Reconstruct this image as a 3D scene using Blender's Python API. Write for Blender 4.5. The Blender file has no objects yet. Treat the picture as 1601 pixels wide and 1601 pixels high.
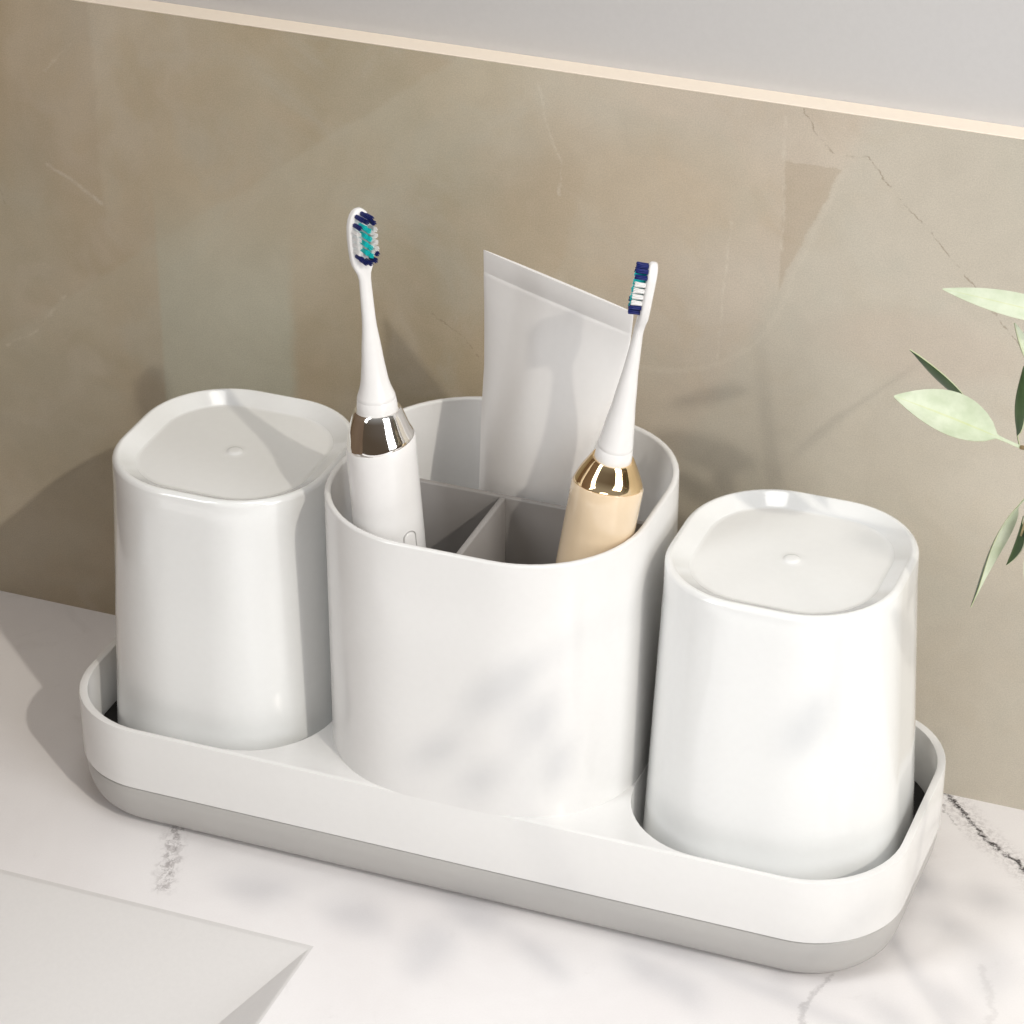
import bpy, bmesh, math, random
from mathutils import Vector, Matrix
from mathutils.geometry import tessellate_polygon
U = 0.01                      # the scene is laid out in centimetres
scene = bpy.context.scene
COL = scene.collection
rnd = random.Random(7)

# ------------------------------------------------------------------ node helpers
class NT:
    def __init__(s, tree): s.t = tree; s.n = tree.nodes; s.l = tree.links
    def node(s, typ, **kw):
        n = s.n.new(typ)
        for k, v in kw.items(): setattr(n, k, v)
        return n
    def put(s, sock, v):
        if isinstance(v, bpy.types.NodeSocket): s.l.new(v, sock)
        elif v is not None: sock.default_value = v
    def m(s, op, a, b=None, c=None, clamp=False):
        n = s.node('ShaderNodeMath', operation=op, use_clamp=clamp)
        for i, v in enumerate((a, b, c)): s.put(n.inputs[i], v)
        return n.outputs[0]
    def vm(s, op, a, b=None, scale=None, out=0):
        n = s.node('ShaderNodeVectorMath', operation=op)
        s.put(n.inputs[0], a); s.put(n.inputs[1], b)
        if scale is not None: s.put(n.inputs[3], scale)
        return n.outputs['Value' if out else 'Vector']
    def ss(s, v, lo, hi, a=0.0, b=1.0):
        n = s.node('ShaderNodeMapRange', interpolation_type='SMOOTHSTEP')
        s.put(n.inputs['Value'], v); s.put(n.inputs['From Min'], lo); s.put(n.inputs['From Max'], hi)
        s.put(n.inputs['To Min'], a); s.put(n.inputs['To Max'], b)
        return n.outputs['Result']
    def noise(s, vec, scale, detail=4, rough=.55, dist=0.0, color=False):
        n = s.node('ShaderNodeTexNoise')
        s.put(n.inputs['Vector'], vec); n.inputs['Scale'].default_value = scale
        n.inputs['Detail'].default_value = detail; n.inputs['Roughness'].default_value = rough
        n.inputs['Distortion'].default_value = dist
        return n.outputs['Color' if color else 'Fac']
    def mix(s, fac, a, b, mode='MIX'):
        n = s.node('ShaderNodeMix', data_type='RGBA', blend_type=mode)
        s.put(n.inputs[0], fac)
        for i, v in ((6, a), (7, b)):
            if isinstance(v, tuple): v = (v + (1,))[:4]
            s.put(n.inputs[i], v)
        return n.outputs[2]

def principled(name, color, rough=.4, metallic=0., coat=0., spec=.5, sss=0.):
    m = bpy.data.materials.new(name); m.use_nodes = True
    b = m.node_tree.nodes['Principled BSDF']
    b.inputs['Base Color'].default_value = (*color, 1)
    b.inputs['Roughness'].default_value = rough
    b.inputs['Metallic'].default_value = metallic
    b.inputs['Coat Weight'].default_value = coat
    b.inputs['Coat Roughness'].default_value = .06
    b.inputs['Specular IOR Level'].default_value = spec
    if sss:
        b.inputs['Subsurface Weight'].default_value = sss
        b.inputs['Subsurface Radius'].default_value = (.004, .003, .002)
        b.inputs['Subsurface Scale'].default_value = 1.0
    return m, NT(m.node_tree), b

def plastic(name, color, rough, var=.006, coat=0., bump=.0):
    m, t, b = principled(name, color, rough, coat=coat)
    pos = t.node('ShaderNodeNewGeometry').outputs['Position']
    n = t.noise(pos, 400, 3)
    f = t.ss(n, .3, .7, 1 - var, 1 + var)
    c = t.vm('SCALE', tuple(color), None, f)
    t.put(b.inputs['Base Color'], c)
    if bump:
        bp = t.node('ShaderNodeBump'); bp.inputs['Strength'].default_value = bump
        bp.inputs['Distance'].default_value = .0001
        t.put(bp.inputs['Height'], t.noise(pos, 2500, 2)); t.put(b.inputs['Normal'], bp.outputs[0])
    return m

# distance from a point to a segment, as a node group (2-D, centimetres)
seg = bpy.data.node_groups.new('segment_distance', 'ShaderNodeTree')
for nm in ('P', 'A', 'B'): seg.interface.new_socket(nm, in_out='INPUT', socket_type='NodeSocketVector')
seg.interface.new_socket('D', in_out='OUTPUT', socket_type='NodeSocketFloat')
g = NT(seg); gi = g.node('NodeGroupInput'); go = g.node('NodeGroupOutput')
ab = g.vm('SUBTRACT', gi.outputs['B'], gi.outputs['A']); ap = g.vm('SUBTRACT', gi.outputs['P'], gi.outputs['A'])
tt = g.m('DIVIDE', g.vm('DOT_PRODUCT', ap, ab, out=1), g.vm('DOT_PRODUCT', ab, ab, out=1), clamp=True)
g.put(go.inputs[0], g.vm('LENGTH', g.vm('SUBTRACT', ap, g.vm('SCALE', ab, None, tt)), out=1))

def polyline_dist(t, P, pts):
    d = None
    for a, b in zip(pts, pts[1:]):
        n = t.node('ShaderNodeGroup'); n.node_tree = seg
        t.put(n.inputs['P'], P); n.inputs['A'].default_value = (*a, 0); n.inputs['B'].default_value = (*b, 0)
        d = n.outputs[0] if d is None else t.m('MINIMUM', d, n.outputs[0])
    return d

# ------------------------------------------------------------------ materials
M = {}
M['cup'] = plastic('glossy_white_plastic', (.81, .82, .815), .13, coat=.5)
M['body'] = plastic('satin_white_plastic', (.765, .76, .75), .17)
M['grey'] = plastic('soft_grey_plastic', (.455, .445, .43), .4, bump=.05)
M['insert'] = plastic('grey_divider_plastic', (.28, .265, .255), .4)
M['pocket_dark'] = plastic('painted_pocket_shade', (.02, .018, .017), .7)  # near-black colour that stands in for shade in the pockets
M['brush'] = plastic('white_brush_plastic', (.80, .79, .78), .22)
M['tube'] = plastic('white_tube_laminate', (.88, .87, .86), .48)
M['cream'] = plastic('cream_lacquer', (.78, .62, .43), .16, coat=.8)
M['cap'] = plastic('white_cap_plastic', (.76, .75, .74), .35)
M['blue'] = plastic('navy_bristle', (.004, .012, .13), .4)
M['teal'] = plastic('teal_bristle', (.0, .60, .60), .4)
M['whiteb'] = plastic('white_bristle', (.78, .77, .76), .5)
M['line'] = plastic('grey_groove', (.42, .41, .40), .5)
def metal(name, col, rough):
    m, t, b = principled(name, col, rough, metallic=1.)
    pos = t.node('ShaderNodeNewGeometry').outputs['Position']
    t.put(b.inputs['Roughness'], t.ss(t.noise(pos, 90, 3), .3, .7, rough * .8, rough * 1.3))
    return m
M['chrome'] = metal('polished_chrome', (.86, .84, .81), .06)
M['gold'] = metal('polished_champagne_gold', (.86, .66, .40), .07)
M['ceramic'] = plastic('ceramic_vase', (.7, .69, .66), .35)
M['edge'] = plastic('cream_slab_edge', (.88, .78, .66), .55)

def cm_pos(t):
    return t.vm('SCALE', t.node('ShaderNodeNewGeometry').outputs['Position'], None, 100.)

# beige stone backsplash
def make_stone():
    m, t, b = principled('beige_stone', (.4, .35, .27), .42)
    P3 = cm_pos(t)
    sp = t.node('ShaderNodeSeparateXYZ'); t.put(sp.inputs[0], P3); X, Z = sp.outputs[0], sp.outputs[2]
    cb = t.node('ShaderNodeCombineXYZ'); t.put(cb.inputs[0], X); t.put(cb.inputs[1], Z)
    P = cb.outputs[0]
    wob = t.vm('SCALE', t.vm('SUBTRACT', t.noise(P, .9, 5, .6, color=True), (.5, .5, .5)), None, .35)
    wob2 = t.vm('SCALE', t.vm('SUBTRACT', t.noise(P, 5, 3, .6, color=True), (.5, .5, .5)), None, .16)
    Q = t.vm('ADD', t.vm('ADD', P, wob), wob2)
    big = t.noise(P, .09, 5, .55, .6); mid = t.noise(P, .33, 6, .6, 1.2); tone = t.noise(t.vm('ADD', P, (40, 11, 0)), .07, 3)
    c = t.mix(t.ss(big, .3, .7), (.385, .31, .195), (.56, .485, .37))
    c = t.mix(t.ss(tone, .45, .60, 0, .5), c, (.455, .42, .33))
    c = t.mix(t.ss(X, 8, 20, 0, .6), c, (.585, .52, .455))
    c = t.mix(t.ss(mid, .47, .70, 0, .4), c, (.50, .41, .30))
    c = t.mix(t.ss(t.noise(t.vm('ADD', P, (7, 3, 0)), .22, 5, .6, 1.0), .47, .70, 0, .45), c, (.475, .45, .375))
    # long slanting clouds
    st = t.vm('MULTIPLY', t.vm('ADD', P, t.vm('SCALE', t.noise(P, .15, 3, color=True), None, 5)), (.22, .07, 1))
    c = t.mix(t.ss(t.noise(st, 1, 4, .6), .46, .68, 0, .5), c, (.55, .49, .40))
    Xq = t.node('ShaderNodeSeparateXYZ'); t.put(Xq.inputs[0], Q); xq, zq = Xq.outputs[0], Xq.outputs[1]
    # pale green panel-like reflection painted into the stone, left of the white brush
    mk = t.m('MULTIPLY', t.ss(X, -1.32, -1.12), t.ss(xq, 3.5, 4.0, 1, 0)); mk = t.m('MULTIPLY', mk, t.ss(zq, 13, 18.5, 1, 0))
    c = t.mix(t.m('MULTIPLY', mk, .72), c, (.50, .51, .42))
    # rosy cloud at the right
    e = t.vm('LENGTH', t.vm('MULTIPLY', t.vm('SUBTRACT', Q, (25.2, 16.4, 0)), (.27, .75, 0)), out=1)
    c = t.mix(t.ss(e, .55, 1.15, .55, 0), c, (.53, .41, .33))
    e = t.vm('LENGTH', t.vm('MULTIPLY', t.vm('SUBTRACT', Q, (17.2, 20.5, 0)), (.26, .5, 0)), out=1)
    c = t.mix(t.ss(e, .3, 1.4, .4, 0), c, (.52, .43, .31))
    # paler stone beyond the arc
    arc = [(22.5, 21.9), (21.6, 19.6), (21.04, 18.1), (20.5, 16.4), (19.7, 15.3), (18.4, 14.4), (17.4, 14.05), (16.2, 13.95)]
    da = polyline_dist(t, Q, arc)
    right = t.ss(t.m('SUBTRACT', xq, t.m('MULTIPLY', t.m('SUBTRACT', zq, 14.), .45)), 18.4, 19.3)
    c = t.mix(t.m('MULTIPLY', right, .5), c, (.50, .475, .40))
    c = t.mix(t.ss(da, .0, .16, .3, 0), c, (.60, .55, .46))
    tri = t.m('MULTIPLY', t.ss(X, 20.55, 20.65), t.ss(zq, 21.9, 21.95, 1, 0))
    tri = t.m('MULTIPLY', tri, t.ss(t.m('SUBTRACT', xq, t.m('MULTIPLY', t.m('SUBTRACT', zq, 17.3), .42)), 20.4, 20.5, 1, 0))
    c = t.mix(t.m('MULTIPLY', tri, .5), c, (.42, .345, .255))
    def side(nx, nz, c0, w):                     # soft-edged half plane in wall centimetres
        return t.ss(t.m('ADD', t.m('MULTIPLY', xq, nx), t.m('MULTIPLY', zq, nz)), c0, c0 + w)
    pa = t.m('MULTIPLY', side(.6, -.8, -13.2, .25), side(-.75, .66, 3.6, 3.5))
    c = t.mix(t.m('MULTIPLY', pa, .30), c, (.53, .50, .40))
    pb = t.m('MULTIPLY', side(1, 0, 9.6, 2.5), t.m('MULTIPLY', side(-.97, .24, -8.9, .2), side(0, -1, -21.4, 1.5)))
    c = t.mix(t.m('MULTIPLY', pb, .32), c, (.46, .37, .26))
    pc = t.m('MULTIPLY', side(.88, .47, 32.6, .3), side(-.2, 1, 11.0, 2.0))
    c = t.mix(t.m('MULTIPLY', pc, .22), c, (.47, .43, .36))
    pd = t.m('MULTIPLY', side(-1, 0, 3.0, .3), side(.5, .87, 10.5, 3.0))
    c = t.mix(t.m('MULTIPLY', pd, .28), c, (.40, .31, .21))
    # light veins
    for pts, w, s in (([(12.51, 23.3), (12.75, 22.2), (12.94, 21.6), (13.3, 20.7), (13.28, 19.6)], .09, .45),
                      ([(20.54, 23.6), (20.6, 21.5), (20.69, 18.9)], .09, .4),
                      ([(18.96, 19.75), (18.8, 17.2), (18.65, 14.78)], .08, .45),
                      ([(-5.2, 17.7), (-4.3, 17.3), (-3.2, 16.6)], .12, .5),
                      ([(-7.4, 10.4), (-6.1, 11.3), (-4.9, 12.8)], .10, .4),
                      ([(-5.0, 21.1), (-3.9, 22.2)], .08, .35),
                      ([(21.8, 10.2), (23.8, 9.4), (25.4, 9.8)], .09, .3)):
        d = polyline_dist(t, Q, pts)
        c = t.mix(t.m('MULTIPLY', t.ss(d, 0, w, s, 0), t.ss(t.noise(P, 1.6, 3), .35, .6)), c, (.66, .61, .52))
    # dark hairline crack at the right
    for pts, w, s in (([(21.1, 23.8), (21.5, 22.95), (22.15, 22.35)], .045, .6),
                      ([(22.15, 22.35), (23.21, 22.48)], .04, .3),
                      ([(23.21, 22.48), (24.01, 21.45), (24.96, 20.59), (26.25, 19.26), (27.2, 18.2), (28.45, 16.83), (29.4, 15.2)], .045, .6),
                      ([(8.8, 14.6), (10.0, 13.9), (10.5, 13.3)], .05, .4),
                      ([(-7.7, 17.5), (-7.2, 16.9), (-6.9, 16.0)], .05, .35),
                      ([(23.9, 7.0), (24.6, 6.7), (25.2, 6.9)], .05, .3)):
        d = polyline_dist(t, Q, pts)
        c = t.mix(t.m('MULTIPLY', t.ss(d, 0, w, s, 0), t.ss(t.noise(P, 3, 3), .3, .5, .35, 1)), c, (.22, .165, .11))
    pits = t.noise(P, 3.2, 5, .7)
    fin_ = t.noise(t.vm('ADD', P, (70, 9, 0)), 1.1, 6, .72, .6)
    c = t.vm('SCALE', c, None, t.ss(fin_, .3, .7, .975, 1.025))
    c = t.mix(t.ss(pits, .70, .76, 0, .3), c, (.27, .22, .15))
    # fine grain
    gr = t.noise(P, 22, 2, .7)
    c = t.vm('SCALE', c, None, t.ss(gr, .25, .75, .90, 1.10))
    t.put(b.inputs['Base Color'], c)
    t.put(b.inputs['Roughness'], t.ss(mid, .3, .7, .38, .52))
    bp = t.node('ShaderNodeBump'); bp.inputs['Strength'].default_value = .12; bp.inputs['Distance'].default_value = .0003
    t.put(bp.inputs['Height'], t.noise(P, 9, 5, .65)); t.put(b.inputs['Normal'], bp.outputs[0])
    return m
M['stone'] = make_stone()

def make_marble():
    m, t, b = principled('white_marble', (.75, .73, .72), .33)
    P3 = cm_pos(t)
    sp = t.node('ShaderNodeSeparateXYZ'); t.put(sp.inputs[0], P3)
    cb = t.node('ShaderNodeCombineXYZ'); t.put(cb.inputs[0], sp.outputs[0]); t.put(cb.inputs[1], sp.outputs[1])
    P = cb.outputs[0]
    wob = t.vm('SCALE', t.vm('SUBTRACT', t.noise(P, 2.2, 6, .7, color=True), (.5, .5, .5)), None, .75)
    Q = t.vm('ADD', P, wob)
    c = t.mix(t.ss(t.noise(P, .12, 5, .6, .8), .35, .7), (.83, .81, .81), (.79, .765, .765))
    c = t.mix(t.ss(t.noise(t.vm('ADD', P, (9, 30, 0)), .28, 6, .65, 2.), .60, .80, 0, .35), c, (.60, .575, .57))
    grain = t.noise(P, 6, 4, .75)
    # dark broken vein, right, with a grey bleed
    vr = [(26.9, 12.1), (27.3, 11.7), (27.77, 11.25), (28.64, 10.17), (29.27, 9.62), (30.17, 8.96), (31.2, 8.0)]
    d = polyline_dist(t, Q, vr)
    c = t.mix(t.m('MULTIPLY', t.ss(d, 0, .8, .5, 0), t.ss(grain, .42, .6)), c, (.34, .31, .31))
    c = t.mix(t.m('MULTIPLY', t.ss(d, .02, .14, 1, 0), t.ss(grain, .35, .52)), c, (.03, .024, .026))
    d = polyline_dist(t, Q, [(27.1, 11.9), (27.6, 11.5), (28.2, 10.4)])
    d = polyline_dist(t, t.vm('ADD', Q, (.35, .25, 0)), [(27.3, 11.7), (27.9, 10.9), (28.5, 10.3)])
    c = t.mix(t.m('MULTIPLY', t.ss(d, .0, .12, .6, 0), t.ss(grain, .42, .58)), c, (.12, .10, .10))
    # smudged vein at the left below the tray
    d = polyline_dist(t, Q, [(4.0, 1.1), (4.35, -.1), (4.7, -.9), (5.1, -2.2)])
    c = t.mix(t.m('MULTIPLY', t.ss(d, 0, .55, .75, 0), t.ss(t.noise(t.vm('MULTIPLY', Q, (1.5, .8, 1)), 3.2, 4, .7), .40, .62)), c, (.27, .24, .24))
    d = polyline_dist(t, Q, [(4.5, .1), (4.75, -1.0), (5.1, -1.9)])
    c = t.mix(t.m('MULTIPLY', t.ss(d, .0, .10, .5, 0), t.ss(grain, .4, .6)), c, (.2, .18, .18))
    # pale thin vein bottom right
    d = polyline_dist(t, Q, [(26.3, 1.2), (26.1, .2), (25.9, -.6), (26.2, -1.6), (25.8, -3)])
    c = t.mix(t.ss(d, .02, .16, .45, 0), c, (.38, .36, .36))
    d = polyline_dist(t, Q, [(30.5, 3.2), (31.4, 1.2), (31.2, -1)])
    c = t.mix(t.ss(d, .02, .2, .2, 0), c, (.42, .4, .4))
    c = t.vm('SCALE', c, None, t.ss(t.noise(P, 14, 3, .7), .25, .75, .985, 1.015))
    t.put(b.inputs['Base Color'], c)
    t.put(b.inputs['Roughness'], t.ss(grain, .3, .7, .30, .40))
    return m
M['marble'] = make_marble()
def painted(name, c1, c2, rough):
    m, t, b = principled(name, c1, rough)
    P = cm_pos(t)
    c = t.mix(t.ss(t.noise(P, .05, 3), .3, .7), c1, c2)
    c = t.vm('SCALE', c, None, t.ss(t.noise(P, 6, 4, .7), .25, .75, .985, 1.015))
    t.put(b.inputs['Base Color'], c)
    return m
M['paint'] = painted('grey_wall_paint', (.53, .52, .515), (.54, .53, .52), .7)
M['blocker'] = painted('blocker_brown', (.15, .10, .06), (.12, .075, .045), .6)  # brown for the unseen panel added to block light
M['basin'] = painted('white_basin_stone', (.67, .655, .645), (.69, .675, .665), .35)

def make_leaf(name, c1, c2, rough):
    m, t, b = principled(name, c1, rough)
    P = cm_pos(t)
    c = t.mix(t.ss(t.noise(P, 1.3, 4, .6), .3, .7), c1, c2)
    t.put(b.inputs['Base Color'], c)
    b.inputs['Subsurface Weight'].default_value = .0
    return m
M['leaf_pale'] = make_leaf('leaf_underside', (.50, .57, .40), (.64, .69, .54), .5)
M['leaf_dark'] = make_leaf('leaf_upperside', (.025, .055, .018), (.05, .09, .03), .35)
M['leaf_vein'] = make_leaf('leaf_vein', (.50, .56, .30), (.62, .66, .44), .45)
M['stem'] = make_leaf('olive_stem', (.28, .20, .10), (.38, .34, .18), .6)

# ------------------------------------------------------------------ mesh helpers
def link(name, bm, mats, parent=None, smooth=True, angle=None):
    for v in bm.verts: v.co *= U
    bmesh.ops.recalc_face_normals(bm, faces=bm.faces)
    me = bpy.data.meshes.new(name); bm.to_mesh(me); bm.free()
    for mt in (mats if isinstance(mats, (list, tuple)) else [mats]): me.materials.append(mt)
    if smooth:
        me.shade_smooth()
        if angle: me.set_sharp_from_angle(angle=math.radians(angle))
    o = bpy.data.objects.new(name, me); COL.objects.link(o)
    if parent: o.parent = parent; o.matrix_parent_inverse = parent.matrix_world.inverted()
    return o
def thing(name, label, cat, loc=(0, 0, 0), group=None):
    o = bpy.data.objects.new(name, None); COL.objects.link(o); o.empty_display_size = .02
    o.location = [c * U for c in loc]
    o.matrix_world = Matrix.Translation(o.location)
    o['label'] = label; o['category'] = cat
    if group: o['group'] = group
    return o

def rr(x0, x1, y0, y1, R, z, n=14, m=10):
    """rounded rectangle ring, counter-clockwise, always the same vertex count"""
    R = max(.01, min(R, (x1 - x0) / 2 - 1e-3, (y1 - y0) / 2 - 1e-3))
    cs = [(x1 - R, y1 - R, 0), (x0 + R, y1 - R, 90), (x0 + R, y0 + R, 180), (x1 - R, y0 + R, 270)]
    arcs = [[(cx + R * math.cos(math.radians(a0 + 90 * i / n)), cy + R * math.sin(math.radians(a0 + 90 * i / n)), z) for i in range(n + 1)] for cx, cy, a0 in cs]
    out = []
    for k in range(4):
        out += arcs[k]
        a, b = arcs[k][-1], arcs[(k + 1) % 4][0]
        out += [tuple(a[j] + (b[j] - a[j]) * i / m for j in range(3)) for i in range(1, m)]
    return out
def inset(box, R, d, z): x0, x1, y0, y1 = box; return rr(x0 + d, x1 - d, y0 + d, y1 - d, R - d, z)
def loft(bm, rings, cap0=False, cap1=False, mat=0):
    vs = [[bm.verts.new(p) for p in r] for r in rings]
    n = len(vs[0])
    for a, b in zip(vs, vs[1:]):
        for i in range(n):
            f = bm.faces.new((a[i], a[(i + 1) % n], b[(i + 1) % n], b[i])); f.material_index = mat
    if cap0: bm.faces.new(vs[0][::-1]).material_index = mat
    if cap1: bm.faces.new(vs[-1]).material_index = mat
    return vs
def dedupe(ring):
    out = []
    for p in ring:
        if not out or (Vector(p) - Vector(out[-1])).length > 1e-4: out.append(p)
    return out
def flat_with_holes(bm, loops, z):
    loops = [[Vector((p[0], p[1], z)) for p in dedupe(l)] for l in loops]
    flat = [v for l in loops for v in l]
    vs = [bm.verts.new(v) for v in flat]
    for tri in tessellate_polygon(loops):
        try: bm.faces.new([vs[i] for i in tri])
        except ValueError: pass
def lathe(bm, prof, n=48, zoff=None, sx=1., sy=1., mats=None, cap=True):
    """prof: (r, z); zoff(phi, i) shifts a ring's height"""
    rings = []
    for i, p in enumerate(prof):
        r, z = p[0], p[1]; ax = p[2] if len(p) > 2 else r
        rings.append([(ax * math.cos(a), r * math.sin(a), z + (zoff(a, i) if zoff else 0)) for a in [2 * math.pi * k / n for k in range(n)]])
    return loft(bm, rings, cap, cap)
def box(bm, x0, x1, y0, y1, z0, z1, bev=0.0, seg_=2):
    r = bmesh.ops.create_cube(bm, size=1)
    for v in r['verts']:
        v.co = Vector((x0 + (v.co.x + .5) * (x1 - x0), y0 + (v.co.y + .5) * (y1 - y0), z0 + (v.co.z + .5) * (z1 - z0)))
    if bev:
        es = list({e for v in r['verts'] for e in v.link_edges})
        bmesh.ops.bevel(bm, geom=es, offset=bev, segments=seg_, affect='EDGES', profile=.5)

# ------------------------------------------------------------------ setting
YW = 11.79; ZW = 23.777; BX = 10.854; BY = -3.276; MB = .3; KB = .612
bm = bmesh.new()   # countertop: sheet with the basin's opening, and thickness
X0, X1, Y0 = -45., 75., -38.
BL, BD = -40., -26.      # opening runs from (BL, BD) to (BX, BY)
top = [(BX, BY), (BX, BD), (BL, BD), (BL, BY)]
def P(x, y, z=0): return bm.verts.new((x, y, z))
o4 = [P(X0, Y0), P(X1, Y0), P(X1, YW), P(X0, YW)]
hb = [P(BL, BD), P(BX, BD), P(BX, BY), P(BL, BY)]
for i in range(4): bm.faces.new((o4[i], o4[(i + 1) % 4], hb[(i + 1) % 4], hb[i]))
lo = [P(X0, Y0, -3), P(X1, Y0, -3), P(X1, YW, -3), P(X0, YW, -3)]
for i in range(4): bm.faces.new((o4[(i + 1) % 4], o4[i], lo[i], lo[(i + 1) % 4]))
ct = link('countertop', bm, M['marble'], smooth=False); ct['kind'] = 'structure'
# the basin hangs in the opening: long gentle slope behind, steeper slope at the right
bm = bmesh.new()
dz = 5.2
yb = BY - dz / MB; xr = BX - dz / KB
e = .06
def sl_(z, k): return z / k + .10 * (1 - math.exp(-z / .03)) * (1 if z > 0 else 0)      # rounded over at the top edge
def ringb(d): return [(BL + d * .6, BD + d * .35, -d), (BX - sl_(d, KB) * 1, BD + d * .35, -d), (BX - sl_(d, KB), BY - sl_(d, MB), -d), (BL + d * .6, BY - sl_(d, MB), -d)]
rings_ = [[bm.verts.new(p) for p in ringb(d)] for d in (0, .004, .01, .02, .035, .055, .08, .12, .2, .4, dz)]
for a, b in zip(rings_, rings_[1:]):
    for i in range(4): bm.faces.new((a[i], a[(i + 1) % 4], b[(i + 1) % 4], b[i]))
bm.faces.new(rings_[-1])
bs = link('sink_basin', bm, M['basin'], ct, angle=20)

bm = bmesh.new()   # backsplash slab
box(bm, -45, 75, YW, YW + .80, -3, ZW - .02)
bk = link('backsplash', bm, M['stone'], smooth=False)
bk['label'] = 'beige stone backsplash slab with faint veins and a thin dark crack, behind the organizer'; bk['category'] = 'backsplash'
bm = bmesh.new(); box(bm, -45, 75, YW - .015, YW + .80, ZW - .02, ZW + .03, .012, 1)
link('slab_top_edge', bm, M['edge'], bk, smooth=False)['label'] = 'pale cream top edge'
bm = bmesh.new(); box(bm, -45, 75, YW + .80, YW + 3, -3, 75)
w = link('wall', bm, M['paint'], smooth=False); w['kind'] = 'structure'

bm = bmesh.new(); box(bm, -18, -15, -30, YW - .004, .004, 60, .1)  # unseen panel, added to keep light off the lower left wall
sd = link('left_blocker', bm, M['blocker'], smooth=False)
sd['label'] = 'dark brown panel added to block light, standing on the countertop beyond the left edge'; sd['category'] = 'light_blocker'
# ------------------------------------------------------------------ organizer
L, D, RT = 28., 10.152, 3.03
ZR, ZS = 4.083, 1.814
TB = (0, L, 0, D)
HB = (8.884, 19.152, 0, 9.809); RH = 3.705; ZH = 13.128; HW = .2
org = thing('bathroom_organizer', 'white rounded tray with grey base and a tall open holder rising from its middle', 'organizer', (14, 5, 0))
PL = (.25, 8.86, .2, D - .2); PR = (19.175, 27.75, .2, D - .2); RP = 2.95; FL = 1.9
HI = (HB[0] + HW, HB[1] - HW, HB[2] + HW, HB[3] - HW); RHI = RH - HW
BV = .045
bm = bmesh.new()
loft(bm, [inset(TB, RT, .36, ZS + .06), inset(TB, RT, .04, ZS + .02), inset(TB, RT, .012, ZS + .04), inset(TB, RT, .0, ZS + .5), inset(TB, RT, 0, ZR - BV),
          inset(TB, RT, BV * .3, ZR - BV * .3), inset(TB, RT, BV, ZR)])
for pb in (PL, PR):
    loft(bm, [inset(pb, RP, -BV, ZR), inset(pb, RP, -BV * .3, ZR - BV * .3), inset(pb, RP, 0, ZR - BV), inset(pb, RP, .03, FL + .3), inset(pb, RP, .12, FL + .12), inset(pb, RP, .4, FL)], cap1=True)
flat_with_holes(bm, [inset(TB, RT, BV, ZR), inset(PL, RP, -BV, ZR)[::-1], inset(PR, RP, -BV, ZR)[::-1], inset(HI, RHI, -.07, ZR)[::-1]], ZR)
bmesh.ops.remove_doubles(bm, verts=bm.verts, dist=1e-4)
link('tray', bm, M['body'], org, angle=40)
for pb in (PL, PR):  # dark sheets painted in as the shade deep in the cup pockets
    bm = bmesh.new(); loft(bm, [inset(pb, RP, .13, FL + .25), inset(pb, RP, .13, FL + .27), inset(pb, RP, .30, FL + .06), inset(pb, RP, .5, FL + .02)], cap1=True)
    link('pocket_shade', bm, M['pocket_dark'], org, angle=40)['label'] = 'dark sheet standing in for the shade at the bottom of a cup pocket'
bm = bmesh.new()
loft(bm, [inset(TB, RT, .35, ZS + .03), inset(TB, RT, .13, ZS - .03), inset(TB, RT, .08, ZS - .05), inset(TB, RT, .06, ZS - .09), inset(TB, RT, .09, 1.3), inset(TB, RT, .16, .9), inset(TB, RT, .3, .55), inset(TB, RT, .52, .3),
          inset(TB, RT, .8, .18), inset(TB, RT, 1.0, .15), inset(TB, RT, 1.02, .0)], cap0=True, cap1=True)
link('base', bm, M['grey'], org, angle=50)['label'] = 'grey lower base with rounded underside'
bm = bmesh.new()
zb = ZR - BV
loft(bm, [inset(HB, RH, .1, zb), inset(HB, RH, 0, zb), inset(HB, RH, 0, ZH - .07), inset(HB, RH, .02, ZH - .02), inset(HB, RH, .07, ZH), inset(HB, RH, HW - .07, ZH), inset(HB, RH, HW - .02, ZH - .02), inset(HB, RH, HW, ZH - .07),
          inset(HB, RH, HW, 2.0), inset(HB, RH, HW + .15, 1.6), inset(HB, RH, HW + .5, 1.5)], cap1=True)
link('holder', bm, M['body'], org, angle=50)
bm = bmesh.new()
ZD = 12.45
box(bm, HI[0] - .06, HI[1] + .06, 4.85, 5.05, 1.52, ZD, .05)
box(bm, 13.93, 14.13, HI[2] - .06, 4.86, 1.52, ZD - .003, .05)
link('divider', bm, M['insert'], org, angle=50)['label'] = 'grey T-shaped divider splitting the holder in three'

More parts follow.
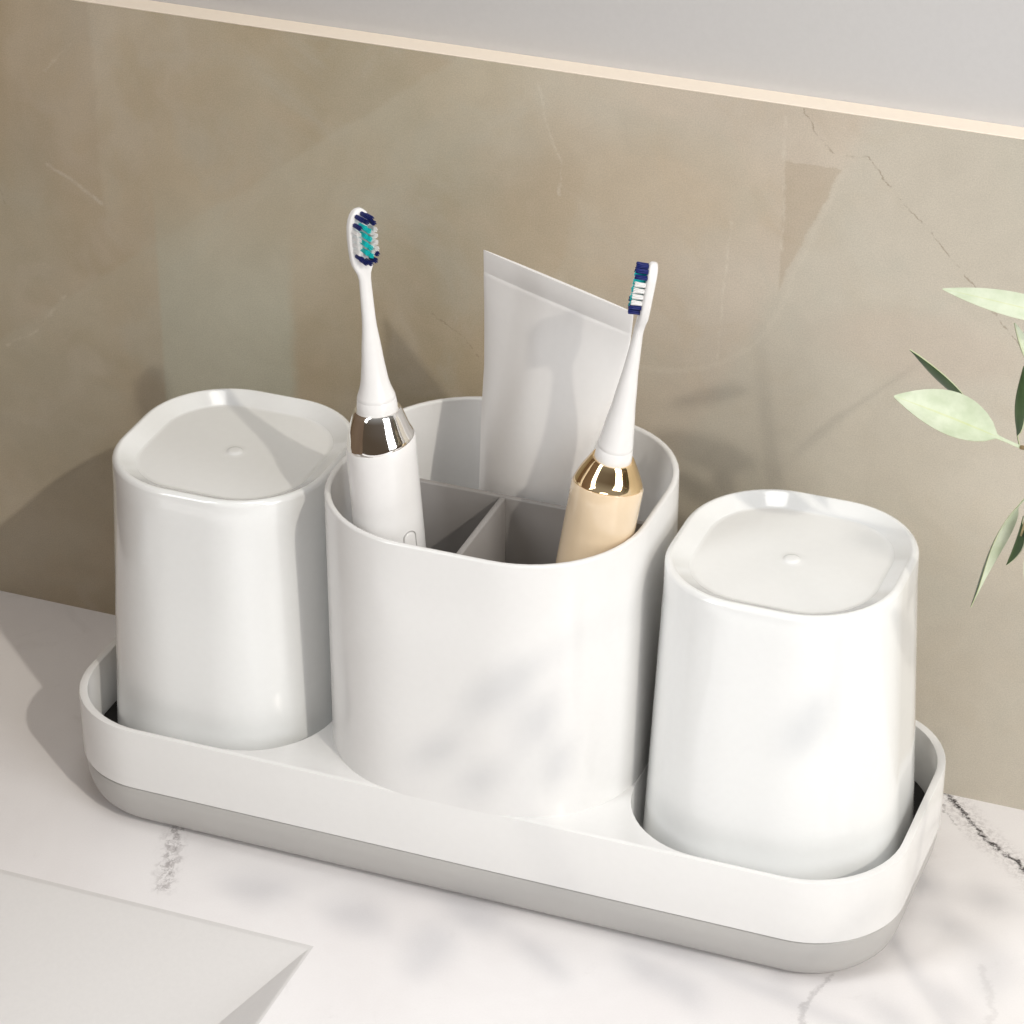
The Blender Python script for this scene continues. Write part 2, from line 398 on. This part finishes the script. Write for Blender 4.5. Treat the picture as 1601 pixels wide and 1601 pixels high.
# ------------------------------------------------------------------ cups
def cup(cx, label):
    t = thing('cup', label, 'cup', (cx, 5.1, FL), 'white cups standing upside down in the tray')
    cy, hw, R0, zt = 5.1, 3.60, 2.82, 12.375
    def ring(d, z): return rr(cx - hw - d, cx + hw + d, cy - hw - d, cy + hw + d, R0 + d, z)
    k = .049
    bm = bmesh.new()
    pr_ = [(-.16 + k * (zt - FL - .02), FL + .02), (k * (zt - FL - .02), FL + .02)] + [(k * (zt - z), z) for z in (2.6, 4, 6, 8, 10, 11.4)]
    for a in (0, 15, 30, 45, 60, 75, 90):      # rounded shoulder
        a = math.radians(a); pr_.append((k * .6 * (1 - math.sin(a)) - .15 * (1 - math.cos(a)) , zt - .16 + .16 * math.sin(a)))
    pr_ += [(-.17, zt - .002), (-.21, zt - .02), (-.25, zt - .06), (-.68, zt - .265), (-.70, zt - .285), (-.715, zt - .30), (-.86, zt - .30)]
    rings = [ring(d, z) for d, z in pr_]
    for f in (.75, .5, .3, .16): rings.append([(cx + (p[0] - cx) * f / 1, cy + (p[1] - cy) * f, zt - .30) for p in ring(-.86, 0)])
    n = len(rings[0])                            # central moulding nub
    angs = [math.atan2(p[1] - cy, p[0] - cx) for p in rings[0]]
    for r_, z_ in ((.30, -.30), (.25, -.285), (.22, -.255), (.15, -.24), (.05, -.235)):
        rings.append([(cx + r_ * math.cos(a), cy + r_ * math.sin(a), zt + z_) for a in angs])
    # hollow inside
    inner = [ring(-.2 + k * (zt - z), z) for z in (FL + .02, 6, 11.5)] + [ring(-.6, 11.9)]
    vs = loft(bm, rings, cap1=True)
    vi = loft(bm, inner, cap1=True)
    bmesh.ops.remove_doubles(bm, verts=bm.verts, dist=1e-5)
    link('cup_body', bm, M['cup'], t, angle=60)
    return t
cup(4.741, 'glossy white upside-down cup left of the holder, beside the white toothbrush')
cup(23.289, 'glossy white upside-down cup right of the holder, nearest the olive leaves')

# ------------------------------------------------------------------ toothbrushes
def spline(pts, z):
    for (z0, *a), (z1, *b) in zip(pts, pts[1:]):
        if z <= z1:
            f = (z - z0) / (z1 - z0); f = f * f * (3 - 2 * f) * .35 + f * .65
            return [p + (q - p) * f for p, q in zip(a, b)]
    return list(pts[-1][1:])
def toothbrush(name, label, base, lean, spin, R, zb, zt, zring, ztop, neck, mats, tilt_phi, tilt_amp, cam_phi, flare):
    """built upright with the bristles towards local +X, then spun and leaned"""
    t = thing(name, label, 'toothbrush', base, 'electric toothbrushes standing in the holder')
    dirv = Vector((lean[0], lean[1], 1)).normalized()
    rot = Vector((0, 0, 1)).rotation_difference(dirv).to_matrix().to_4x4()
    spn = Matrix.Rotation(spin, 4, 'Z')
    B = Matrix.Translation(Vector(base))
    s0 = base[2]
    def fin(bm, nm, mt, parent=t, spinit=True, angle=50, lab=None):
        bm.transform(B @ rot @ (spn if spinit else Matrix.Identity(4)))
        o = link(nm, bm, mt, parent, angle=angle)
        if lab: o['label'] = lab
        return o
    zo = lambda a, i: 0.0
    scoop = lambda a: tilt_amp * math.cos(a - tilt_phi)
    hb_, ht = zb - s0, zt - s0
    bm = bmesh.new()     # handle
    prof = [(.3, 0), (.75, .02), (.93, .12), (1.0 * R * .93, .35), (R * .95, 2), (R * flare, 6), (R * flare, 10), (R, hb_ - 1.5), (R, hb_ - .5), (R * .995, hb_ - .06), (R * .97, hb_)]
    nP = len(prof)
    lathe(bm, prof, 64, lambda a, i: scoop(a) * max(0, min(1, (i - nP + 4) / 2.)))
    h = fin(bm, 'handle', mats['handle'], spinit=False)
    bm = bmesh.new()     # metal collar
    nseg = 7; prof = [(R * .955, hb_ - .03), (R * .97, hb_ + .03)]
    for i in range(1, nseg + 1):
        f = i / nseg; prof.append((R * .97 + (neck[0][1] * 1.16 - R * .97) * (f ** 1.18), hb_ + (ht - hb_) * f))
    prof += [(neck[0][1] * 1.10, ht + .04), (neck[0][1] * .95, ht + .02)]
    lathe(bm, prof, 64, lambda a, i: scoop(a) * max(0, 1 - max(0, i - 1) / 3.))
    fin(bm, 'collar', mats['collar'], spinit=False)
    # brush head: base ring, neck, plate
    bm = bmesh.new()
    n = 40; rings = []
    def ell(a, b, z, cx=0, p=2.): 
        out = []
        for k in range(n):
            c, s = math.cos(2 * math.pi * k / n), math.sin(2 * math.pi * k / n)
            out.append((cx + a * math.copysign(abs(c) ** (2 / p), c), b * math.copysign(abs(s) ** (2 / p), s), z))
        return out
    rb = neck[0][1]
    rings += [ell(rb * .97, rb * .97, ht - .05), ell(rb, rb, ht + .03), ell(rb * .95, rb * .95, zring - s0 - .03), ell(rb * .925, rb * .925, zring - s0 - .01), ell(rb * .925, rb * .925, zring - s0 + .01), ell(rb * .94, rb * .94, zring - s0 + .03)]
    pl = ztop - 2.0           # start of the plate
    z = zring + .12
    while z < pl - .25:
        a, b_ = spline(neck, z); rings.append(ell(a, b_, z - s0, 0)); z += .25
    plate = [(-.22, .15, .19, .0), (-.05, .15, .22, -.02), (.1, .15, .28, -.03), (.25, .15, .34, -.05), (.45, .15, .385, -.05), (.8, .15, .41, -.05), (1.2, .15, .41, -.05), (1.5, .15, .385, -.05), (1.7, .15, .33, -.05), (1.85, .14, .25, -.05), (1.94, .12, .165, -.05), (1.985, .08, .10, -.05), (2.0, .03, .03, -.05)]
    for dzp, a, b_, cx in plate: rings.append(ell(a, b_, pl - s0 + dzp, cx, 2.0 + 1.6 * min(1, max(0, dzp + .1) * 3)))
    loft(bm, rings, True, True)
    hd = fin(bm, 'brush_head', mats['head'], angle=70)
    # bristle tufts
    bz = pl - s0 + 1.07; x0 = .085
    T = []
    def tf(w, l, c, ln): T.append((w, l, c, ln))
    for w, l in ((-.13, .74), (.05, .79), (.19, .70), (-.22, .50), (.25, .53), (.02, .62)): tf(w, l, 'blue', .35)
    for i, l in enumerate((.46, .33, .20, .07, -.06, -.19, -.32, -.45)): tf(.075 if i % 2 else -.05, l, 'teal', .35)
    for l in (.33, .13, -.07, -.27):
        tf(-.27, l - .02, 'whiteb', .33); tf(.28, l - .02, 'whiteb', .33); tf(.17, l - .10, 'whiteb', .30)
    for w, l in ((-.24, -.47), (.27, -.44), (-.12, -.62), (.20, -.64), (.04, -.68)): tf(w, l, 'blue', .35)
    nm = {'blue': 'navy blue tuft', 'teal': 'turquoise tuft', 'whiteb': 'white tuft'}
    for w, l, c, ln in T:
        bm = bmesh.new(); m = 7
        for q in range(8):                      # a bundle of filaments, slightly splayed
            a = q * math.pi * 2 / 7 + w * 9; rr_ = 0 if q == 7 else .05
            dy, dz_ = rr_ * math.cos(a), rr_ * math.sin(a); sp_ = 1 + rnd.uniform(.0, .35); l_ = ln * rnd.uniform(.95, 1.03)
            loft(bm, [[(x0 + xx, w + dy * e_ + .021 * f_ * math.cos(2 * math.pi * k / m), bz + l + dz_ * e_ + .021 * f_ * math.sin(2 * math.pi * k / m)) for k in range(m)]
                      for xx, e_, f_ in ((0, 1., 1.), (l_ * .5, 1., 1.), (l_ * .93, sp_, 1.), (l_, sp_, .6))], True, True)
        o = fin(bm, 'bristle_tuft', M[c], hd); o['label'] = nm[c]
    return t, h, B @ rot

neck1 = [(16.45, .62, .62), (16.85, .585, .585), (17.4, .41, .42), (18.2, .30, .33), (19.4, .19, .21), (20.45, .155, .19), (21.1, .15, .185)]
base1 = (12.17, 2.0, 1.5)
tb1, h1, M1 = toothbrush('toothbrush', 'white electric toothbrush with silver collar, bristles half turned to the viewer, left of the tube', base1, (-.0690, 0), math.radians(-36), 1.07,
    15.42, 16.45, 16.85, 22.95, neck1, dict(handle=M['brush'], collar=M['chrome'], head=M['brush']), math.radians(35), .16, 0, 1.01)
# power button on the front of the white handle
bm = bmesh.new()
ph0 = math.radians(-30); R = 1.085
cz = 10.25; hh = .92; hwid = .21
loop = []
for k in range(48):
    a = 2 * math.pi * k / 48
    uu, vv = hwid * math.cos(a), hwid * math.sin(a) + math.copysign(hh - hwid, math.sin(a))
    loop.append((uu, vv))
def onh(u, v, r): a = ph0 + u / R; return (r * math.cos(a), r * math.sin(a), cz + v)
rings = [[onh(u * s, v * (1 - (1 - s) * .25), r) for u, v in loop] for s, r in ((1.12, R - .012), (1.12, R + .016), (1.0, R + .016), (1.0, R - .0))]
loft(bm, rings)
bm.transform(M1); o = link('button_outline', bm, M['line'], h1)
bm = bmesh.new()
loft(bm, [[onh(u * s, v * s, r) for u, v in loop] for s, r in ((.99, R - .03), (.99, R + .004), (.9, R + .018))], cap1=True)
bm.transform(M1); link('power_button', bm, M['brush'], h1)

neck2 = [(15.65, .565, .565), (16.1, .535, .535), (16.6, .47, .47), (17.75, .33, .34), (18.9, .215, .23), (20.1, .14, .18), (20.6, .13, .175)]
base2 = (15.86, 3.3, 1.5)
toothbrush('toothbrush', 'cream electric toothbrush with gold collar, seen side on with bristles facing left', base2, (.164, 0), math.radians(-160), 1.09,
    14.78, 15.65, 16.08, 22.35, neck2, dict(handle=M['cream'], collar=M['gold'], head=M['brush']), math.radians(-66), .22, 0, 1.0)

# ------------------------------------------------------------------ squeeze tube
tt_ = thing('squeeze_tube', 'blank white squeeze tube with flat crimped end up, in the back of the holder', 'tube', (14.05, 7.1, 1.5))
S = [(19.33, 15.16, 3.10, .055), (19.2, 15.16, 3.10, .07), (18.64, 15.13, 3.07, .07), (18.61, 15.13, 3.065, .058), (18.57, 15.13, 3.065, .058), (18.54, 15.12, 3.06, .078), (18.42, 15.115, 3.06, .088), (18.0, 15.08, 3.02, .16), (17.5, 15.04, 2.96, .26), (16.5, 14.92, 2.80, .50), (15.5, 14.78, 2.60, .75),
     (14.5, 14.56, 2.34, .98), (13.5, 14.36, 2.08, 1.15), (12.5, 14.22, 1.88, 1.28), (11.5, 14.12, 1.74, 1.36), (9, 14.08, 1.6, 1.45), (6.2, 14.05, 1.52, 1.5), (5.6, 14.05, 1.4, 1.38), (5.3, 14.05, 1.1, 1.1), (5.2, 14.05, .6, .6)]
th = math.radians(-22.8); ux, uy = math.cos(th), math.sin(th)
def tring(z, cx, a, b, n=72):
    cy = 6.5 + (19.3 - z) * .05
    p = 2.0
    out = []
    for k in range(n):
        c, s = math.cos(2 * math.pi * k / n), math.sin(2 * math.pi * k / n)
        out.append((cx + ux * a * c - uy * b * s, cy + uy * a * c + ux * b * s, z))
    return out
bm = bmesh.new(); loft(bm, [tring(*s) for s in S], True, True)
link('tube_body', bm, M['tube'], tt_, angle=40)
bm = bmesh.new()
loft(bm, [[(14.05 + r * math.cos(2 * math.pi * k / 72) * (1 + .008 * (k % 2)), 7.22 + r * math.sin(2 * math.pi * k / 72) * (1 + .008 * (k % 2)), z) for k in range(72)] for r, z in ((1.2, 1.5), (1.26, 1.6), (1.26, 5.1), (1.2, 5.22), (.8, 5.22))], True, True)
link('screw_cap', bm, M['cap'], tt_, angle=40)

# ------------------------------------------------------------------ olive branch in a vase, right of the frame
VX, VY = 46., -13.
vz = thing('vase', 'pale ceramic vase holding the olive branches, just beyond the right edge', 'vase', (VX, VY, 0))
bm = bmesh.new()
loft(bm, [[(VX + r * math.cos(2 * math.pi * k / 48), VY + r * math.sin(2 * math.pi * k / 48), z) for k in range(48)] for r, z in
          ((2.4, 0), (2.8, .3), (3.6, 2.5), (3.9, 5), (3.3, 8), (2.0, 10.5), (1.5, 12), (1.7, 13.5), (1.55, 13.6), (1.35, 12), (1.8, 10.4), (3., 8), (3.5, 5), (3., 1))], True, True)
link('vase_body', bm, M['ceramic'], vz, angle=50)
pl_ = thing('olive_branch', 'olive branch with narrow pale green leaves reaching in at the right edge', 'plant', (VX, VY, 2))
def tube_path(bm, pts, r0, r1, n=8, sub=6):
    P_ = [Vector(p) for p in pts]; out = []
    for i in range(len(P_) - 1):
        p0 = P_[max(0, i - 1)]; p1 = P_[i]; p2 = P_[i + 1]; p3 = P_[min(len(P_) - 1, i + 2)]
        for k in range(sub):
            t = k / sub
            out.append(.5 * ((2 * p1) + (-p0 + p2) * t + (2 * p0 - 5 * p1 + 4 * p2 - p3) * t * t + (-p0 + 3 * p1 - 3 * p2 + p3) * t ** 3))
    out.append(P_[-1]); rings = []
    for i, p in enumerate(out):
        d = (out[min(i + 1, len(out) - 1)] - out[max(i - 1, 0)]).normalized()
        a = d.cross(Vector((.3, .9, .2))).normalized(); b = d.cross(a)
        r = r0 + (r1 - r0) * i / (len(out) - 1)
        rings.append([tuple(p + a * r * math.cos(2 * math.pi * k / n) + b * r * math.sin(2 * math.pi * k / n)) for k in range(n)])
    loft(bm, rings, True, True)
    return out
def leaf(base, tip, hw, face, bend=.0, fold=.25, parent=pl_, petiole=.12, twist=0., curl=0.):
    """base, tip: points; face: direction the pale underside looks at; closed thin blade"""
    base, tip = Vector(base), Vector(tip); ax = (tip - base); Ln = ax.length; ax.normalize()
    f = Vector(face); f = (f - ax * f.dot(ax)).normalized(); sd = ax.cross(f)
    bm = bmesh.new()
    N = 16; top, bot = [], []
    W = [(-1, 0), (-.75, 0), (-.4, 0), (-.045, 0), (.045, 0), (.4, 0), (.75, 0), (1, 0)]; nw = len(W) - 1
    f0, sd0 = f, sd
    for i in range(N + 1):
        t = i / N
        tb = max(0, (t - petiole) / (1 - petiole))
        w = hw * max(.05, (math.sin(math.pi * min(1, tb ** .85))) ** .8 if 0 < tb < 1 else .05)
        if t < petiole: w = hw * .07
        tw = twist * t; f = f0 * math.cos(tw) + sd0 * math.sin(tw); sd = sd0 * math.cos(tw) - f0 * math.sin(tw)
        c = base + ax * Ln * t + f0 * (bend * Ln * math.sin(math.pi * t)) + sd0 * (curl * Ln * t * t)
        rt, rb_ = [], []
        for q, _ in W:
            h = abs(q) ** 1.3 * w * fold + (.02 if abs(q) < .1 else 0)
            p = c + sd * w * q + f * h
            rt.append(bm.verts.new(p + f * .012)); rb_.append(bm.verts.new(p - f * .012))
        top.append(rt); bot.append(rb_)
    for i in range(N):
        for j in range(nw):
            bm.faces.new((top[i][j], top[i][j + 1], top[i + 1][j + 1], top[i + 1][j])).material_index = 2 if j == 3 else 0
            bm.faces.new((bot[i][j + 1], bot[i][j], bot[i + 1][j], bot[i + 1][j + 1])).material_index = 1
        for j in (0, nw):
            bm.faces.new((top[i][j], top[i + 1][j], bot[i + 1][j], bot[i][j])).material_index = 2
    bm.faces.new((top[0] + bot[0][::-1])); bm.faces.new((top[-1] + bot[-1][::-1]))
    return link('leaf', bm, [M['leaf_pale'], M['leaf_dark'], M['leaf_vein']], parent, angle=70)
CAM = Vector((44.54, -73.155, 60.832))
def tocam(p, off=(0, 0, 0)): return (CAM - Vector(p)).normalized() + Vector(off)
bm = bmesh.new()
A = tube_path(bm, [(VX, VY, 1), (VX - .3, VY + .4, 13), (42.5, -6, 19), (36, .5, 19.5), (32, 2.6, 18.6), (30.25, 3.0, 18.42)], .28, .06)
Bp = tube_path(bm, [(36, .5, 19.5), (33.5, 2, 22), (31.6, 3, 24.5), (31, 3.2, 27)], .12, .04)
Cp = tube_path(bm, [(34, 1.6, 19.2), (32.2, 2.6, 18.2), (30.9, 3.0, 17.2), (30.5, 3.0, 15.6)], .1, .03)
a_, e_ = math.radians(-38), math.radians(38)
KD = Vector((math.cos(a_) * math.cos(e_), math.sin(a_) * math.cos(e_), math.sin(e_)))   # towards the sun
SH = [((6.6, -1.8, 0), (9.2, -0.6, 0)), ((10.5, -2.0, 0), (12.0, -0.9, 0)), ((11.1, -0.4, 0), (12.8, -2.2, 0)), ((14.3, -0.4, 0), (14.2, -3.9, 0)), ((13.9, -0.2, 0), (16.1, 0.1, 0)), ((16.3, -0.3, 0), (18.9, -2.4, 0)),
      ((20.1, 0.3, 0), (21.3, -1.6, 0)), ((21.4, -0.2, 0), (23.1, -2.2, 0)), ((26.8, 6.8, 0), (28.8, 6.4, 0)), ((28.3, 5.2, 0), (30.3, 4.4, 0)), ((29.0, 6.5, 0), (31.0, 6.6, 0)), ((30.9, 4.8, 0), (31.0, 1.5, 0)),
      ((29.0, 1.7, 0), (31.0, 0.8, 0)), ((28.1, 0.7, 0), (28.9, -0.9, 0)),
      ((17.8, 0, 10.8), (14.5, 0, 7.5)), ((14.5, 0, 7.2), (13.2, 0, 5.2)), ((18.2, 0, 9.7), (17.0, 0, 6.9)), ((16.2, 0, 6.2), (14.5, 0, 4.6)), ((19.1, 0, 8.3), (17.7, 0, 5.6)),
      ((26.2, 1.4, 10.8), (24.3, 1.4, 7.3)), ((26.6, 7.0, 12.2), (24.6, 6.8, 12.2))]
LV = []
for a, b in SH:
    tk = 50 if a[0] < 13 else 46
    LV.append((Vector(a) + KD * tk, Vector(b) + KD * (tk + .6)))
Dp = tube_path(bm, [(VX, VY, 1), (VX + .2, VY - .4, 13), (46.5, -17, 21), (44.5, -20.5, 27.5), (41, -23.5, 30), (36.5, -25, 32)], .28, .05)
Ep = tube_path(bm, [(46.5, -17, 21), (50, -19, 25), (54, -19, 29), (58.5, -18.5, 30)], .14, .05)
Fp = tube_path(bm, [(44.5, -20.5, 27.5), (44.5, -21.8, 33), (45.5, -21.5, 38), (52, -18, 41)], .12, .04)
HUB = Dp + Ep + Fp
for b0, b1 in LV:                              # short twigs tie each leaf to the nearest branch
    q = min(HUB, key=lambda v: (v - b0).length)
    if (q - b0).length > .3: tube_path(bm, [tuple(q), tuple((q + b0) / 2 + Vector((0, 0, .25))), tuple(b0)], .045, .03, 6, 4)
link('stem', bm, M['stem'], pl_)
# leaves that show in the photograph
p = (29.2, 3, 22.6); leaf((32.4, 2.6, 22.65), (27.72, 3, 22.87), .36, tocam(p, (0, .1, .3)), .02, .3)
p = (28, 3, 19); leaf((30.25, 3, 18.42), (26.57, 3, 19.31), .66, tocam(p, (-.1, 0, .45)), .03, .5, petiole=.18, twist=.25)
RV = Vector((.933, .361, 0)); CV = Vector((.312, -.805, .504))
leaf((28.7, 4.3, 18.6), (26.69, 4.0, 20.32), .34, RV * .9 - CV * .22 + Vector((0, 0, .5)), -.05, .75)
leaf((30.2, 3.05, 18.45), (30.12, 3.1, 20.9), .30, RV - CV * .12, -.08, .8)
leaf((30.5, 3.1, 20.6), (29.75, 3.1, 22.15), .24, RV * .7 + CV * .5, -.06, .6)
leaf((30.55, 3.0, 16.9), (29.25, 3.0, 12.95), .33, RV * .35 + CV * .9, -.10, .6, twist=-1.0, curl=.0)
leaf((30.5, 3.1, 16.2), (30.15, 3.1, 14.5), .22, RV - CV * .25, .02, .7)
leaf((31.0, 3.0, 16.6), (30.9, 3.0, 13.6), .3, Vector((.2, -.8, .5)), .02, .4)
# leaves along the branches beyond the frame (their soft shadows fall on the counter)
for n_, (b0, b1) in enumerate(LV):
    leaf(tuple(b0), tuple(b1), .60, tuple(KD + Vector((rnd.uniform(-.3, .3), rnd.uniform(-.3, .3), 0))), .03, .25)
def scatter(path, step, start, size, rad=1.):
    i = start; s = 1
    while i < len(path) - 1:
        p = path[i]; d = (path[min(i + 1, len(path) - 1)] - path[i]).normalized()
        side = d.cross(Vector((rnd.uniform(-.4, .4), rnd.uniform(-.4, .4), 1))).normalized() * s
        dirn = (side + d * rnd.uniform(.3, .9) + Vector((0, 0, rnd.uniform(-.3, .4)))).normalized()
        ln = size * rnd.uniform(.8, 1.25)
        leaf(tuple(p), tuple(p + dirn * ln), ln * .13, (rnd.uniform(-.5, .5), rnd.uniform(-.9, .1), rnd.uniform(.3, 1)), rnd.uniform(-.05, .08), .3)
        s = -s; i += step
scatter(A[:18], 3, 12, 4.5); scatter(Bp, 5, 8, 3.4)

# ------------------------------------------------------------------ light
def aim(o, to):
    d = (Vector(to) * U - o.location); o.rotation_euler = d.to_track_quat('-Z', 'Y').to_euler()
def area(name, loc, to, size, power, col, shape='DISK', sy=None):
    l = bpy.data.lights.new(name, 'AREA'); l.shape = shape; l.size = size * U; l.energy = power; l.color = col
    if sy: l.size_y = sy * U
    o = bpy.data.objects.new(name, l); COL.objects.link(o); o.location = Vector(loc) * U; aim(o, to); return o
def ldir(az, el):
    a, e = math.radians(az), math.radians(el); return Vector((math.cos(a) * math.cos(e), math.sin(a) * math.cos(e), math.sin(e)))
area('window_light', Vector((14, 4, 5)) + ldir(-31, 0) * 98 + Vector((0, 0, 43)), (14, 4, 12), 46, 7.5, (.985, .995, 1.01), 'RECTANGLE', 72)
area('fill_light', Vector((14, 4, 5)) + ldir(-132, 0) * 100 + Vector((0, 0, 75)), (14, 4, 10), 50, 10.5, (.985, 1, 1.01), 'RECTANGLE', 80)
area('overhead_fill', Vector((14, 4, 5)) + ldir(-60, 0) * 40 + Vector((0, 0, 200)), (14, 4, 10), 60, 5.5, (1, .985, .96))  # added overhead fill that lifts the upward-facing surfaces
sl = bpy.data.lights.new('sun_light', 'SUN'); sl.energy = .95; sl.angle = math.radians(1.1); sl.color = (1, .93, .82)
so = bpy.data.objects.new('sun_light', sl); COL.objects.link(so); so.rotation_euler = (-KD).to_track_quat('-Z', 'Y').to_euler()
wd = bpy.data.worlds.new('World'); scene.world = wd; wd.use_nodes = True
t = NT(wd.node_tree); bg = wd.node_tree.nodes['Background']
gz = t.node('ShaderNodeSeparateXYZ'); t.put(gz.inputs[0], t.node('ShaderNodeTexCoord').outputs['Generated'])
c = t.mix(t.ss(gz.outputs[2], 0, 1.), (.30, .225, .16), (1.08, 1.07, 1.06))
t.put(bg.inputs['Color'], c); bg.inputs['Strength'].default_value = .32

# ------------------------------------------------------------------ camera
cd = bpy.data.cameras.new('camera'); co = bpy.data.objects.new('camera', cd); COL.objects.link(co)
Rm = Matrix(((0.932691620, -0.181378911, 0.311749951), (0.360674252, 0.470601532, -0.805262865), (-6.52303283e-04, 0.863502107, 0.504344808)))
co.matrix_world = Matrix.Translation(CAM * U) @ Rm.to_4x4()
cd.sensor_width = 36; cd.sensor_fit = 'HORIZONTAL'; cd.lens = 4889.367 / 1601 * 36
cd.clip_start = .01; cd.clip_end = 50
scene.camera = co
scene.render.engine = 'CYCLES'
scene.cycles.max_bounces = 10; scene.cycles.diffuse_bounces = 6
vs_ = scene.view_settings; vs_.view_transform = 'Standard'; vs_.look = 'None'; vs_.exposure = -.06; vs_.gamma = 1; vs_.use_curve_mapping = False
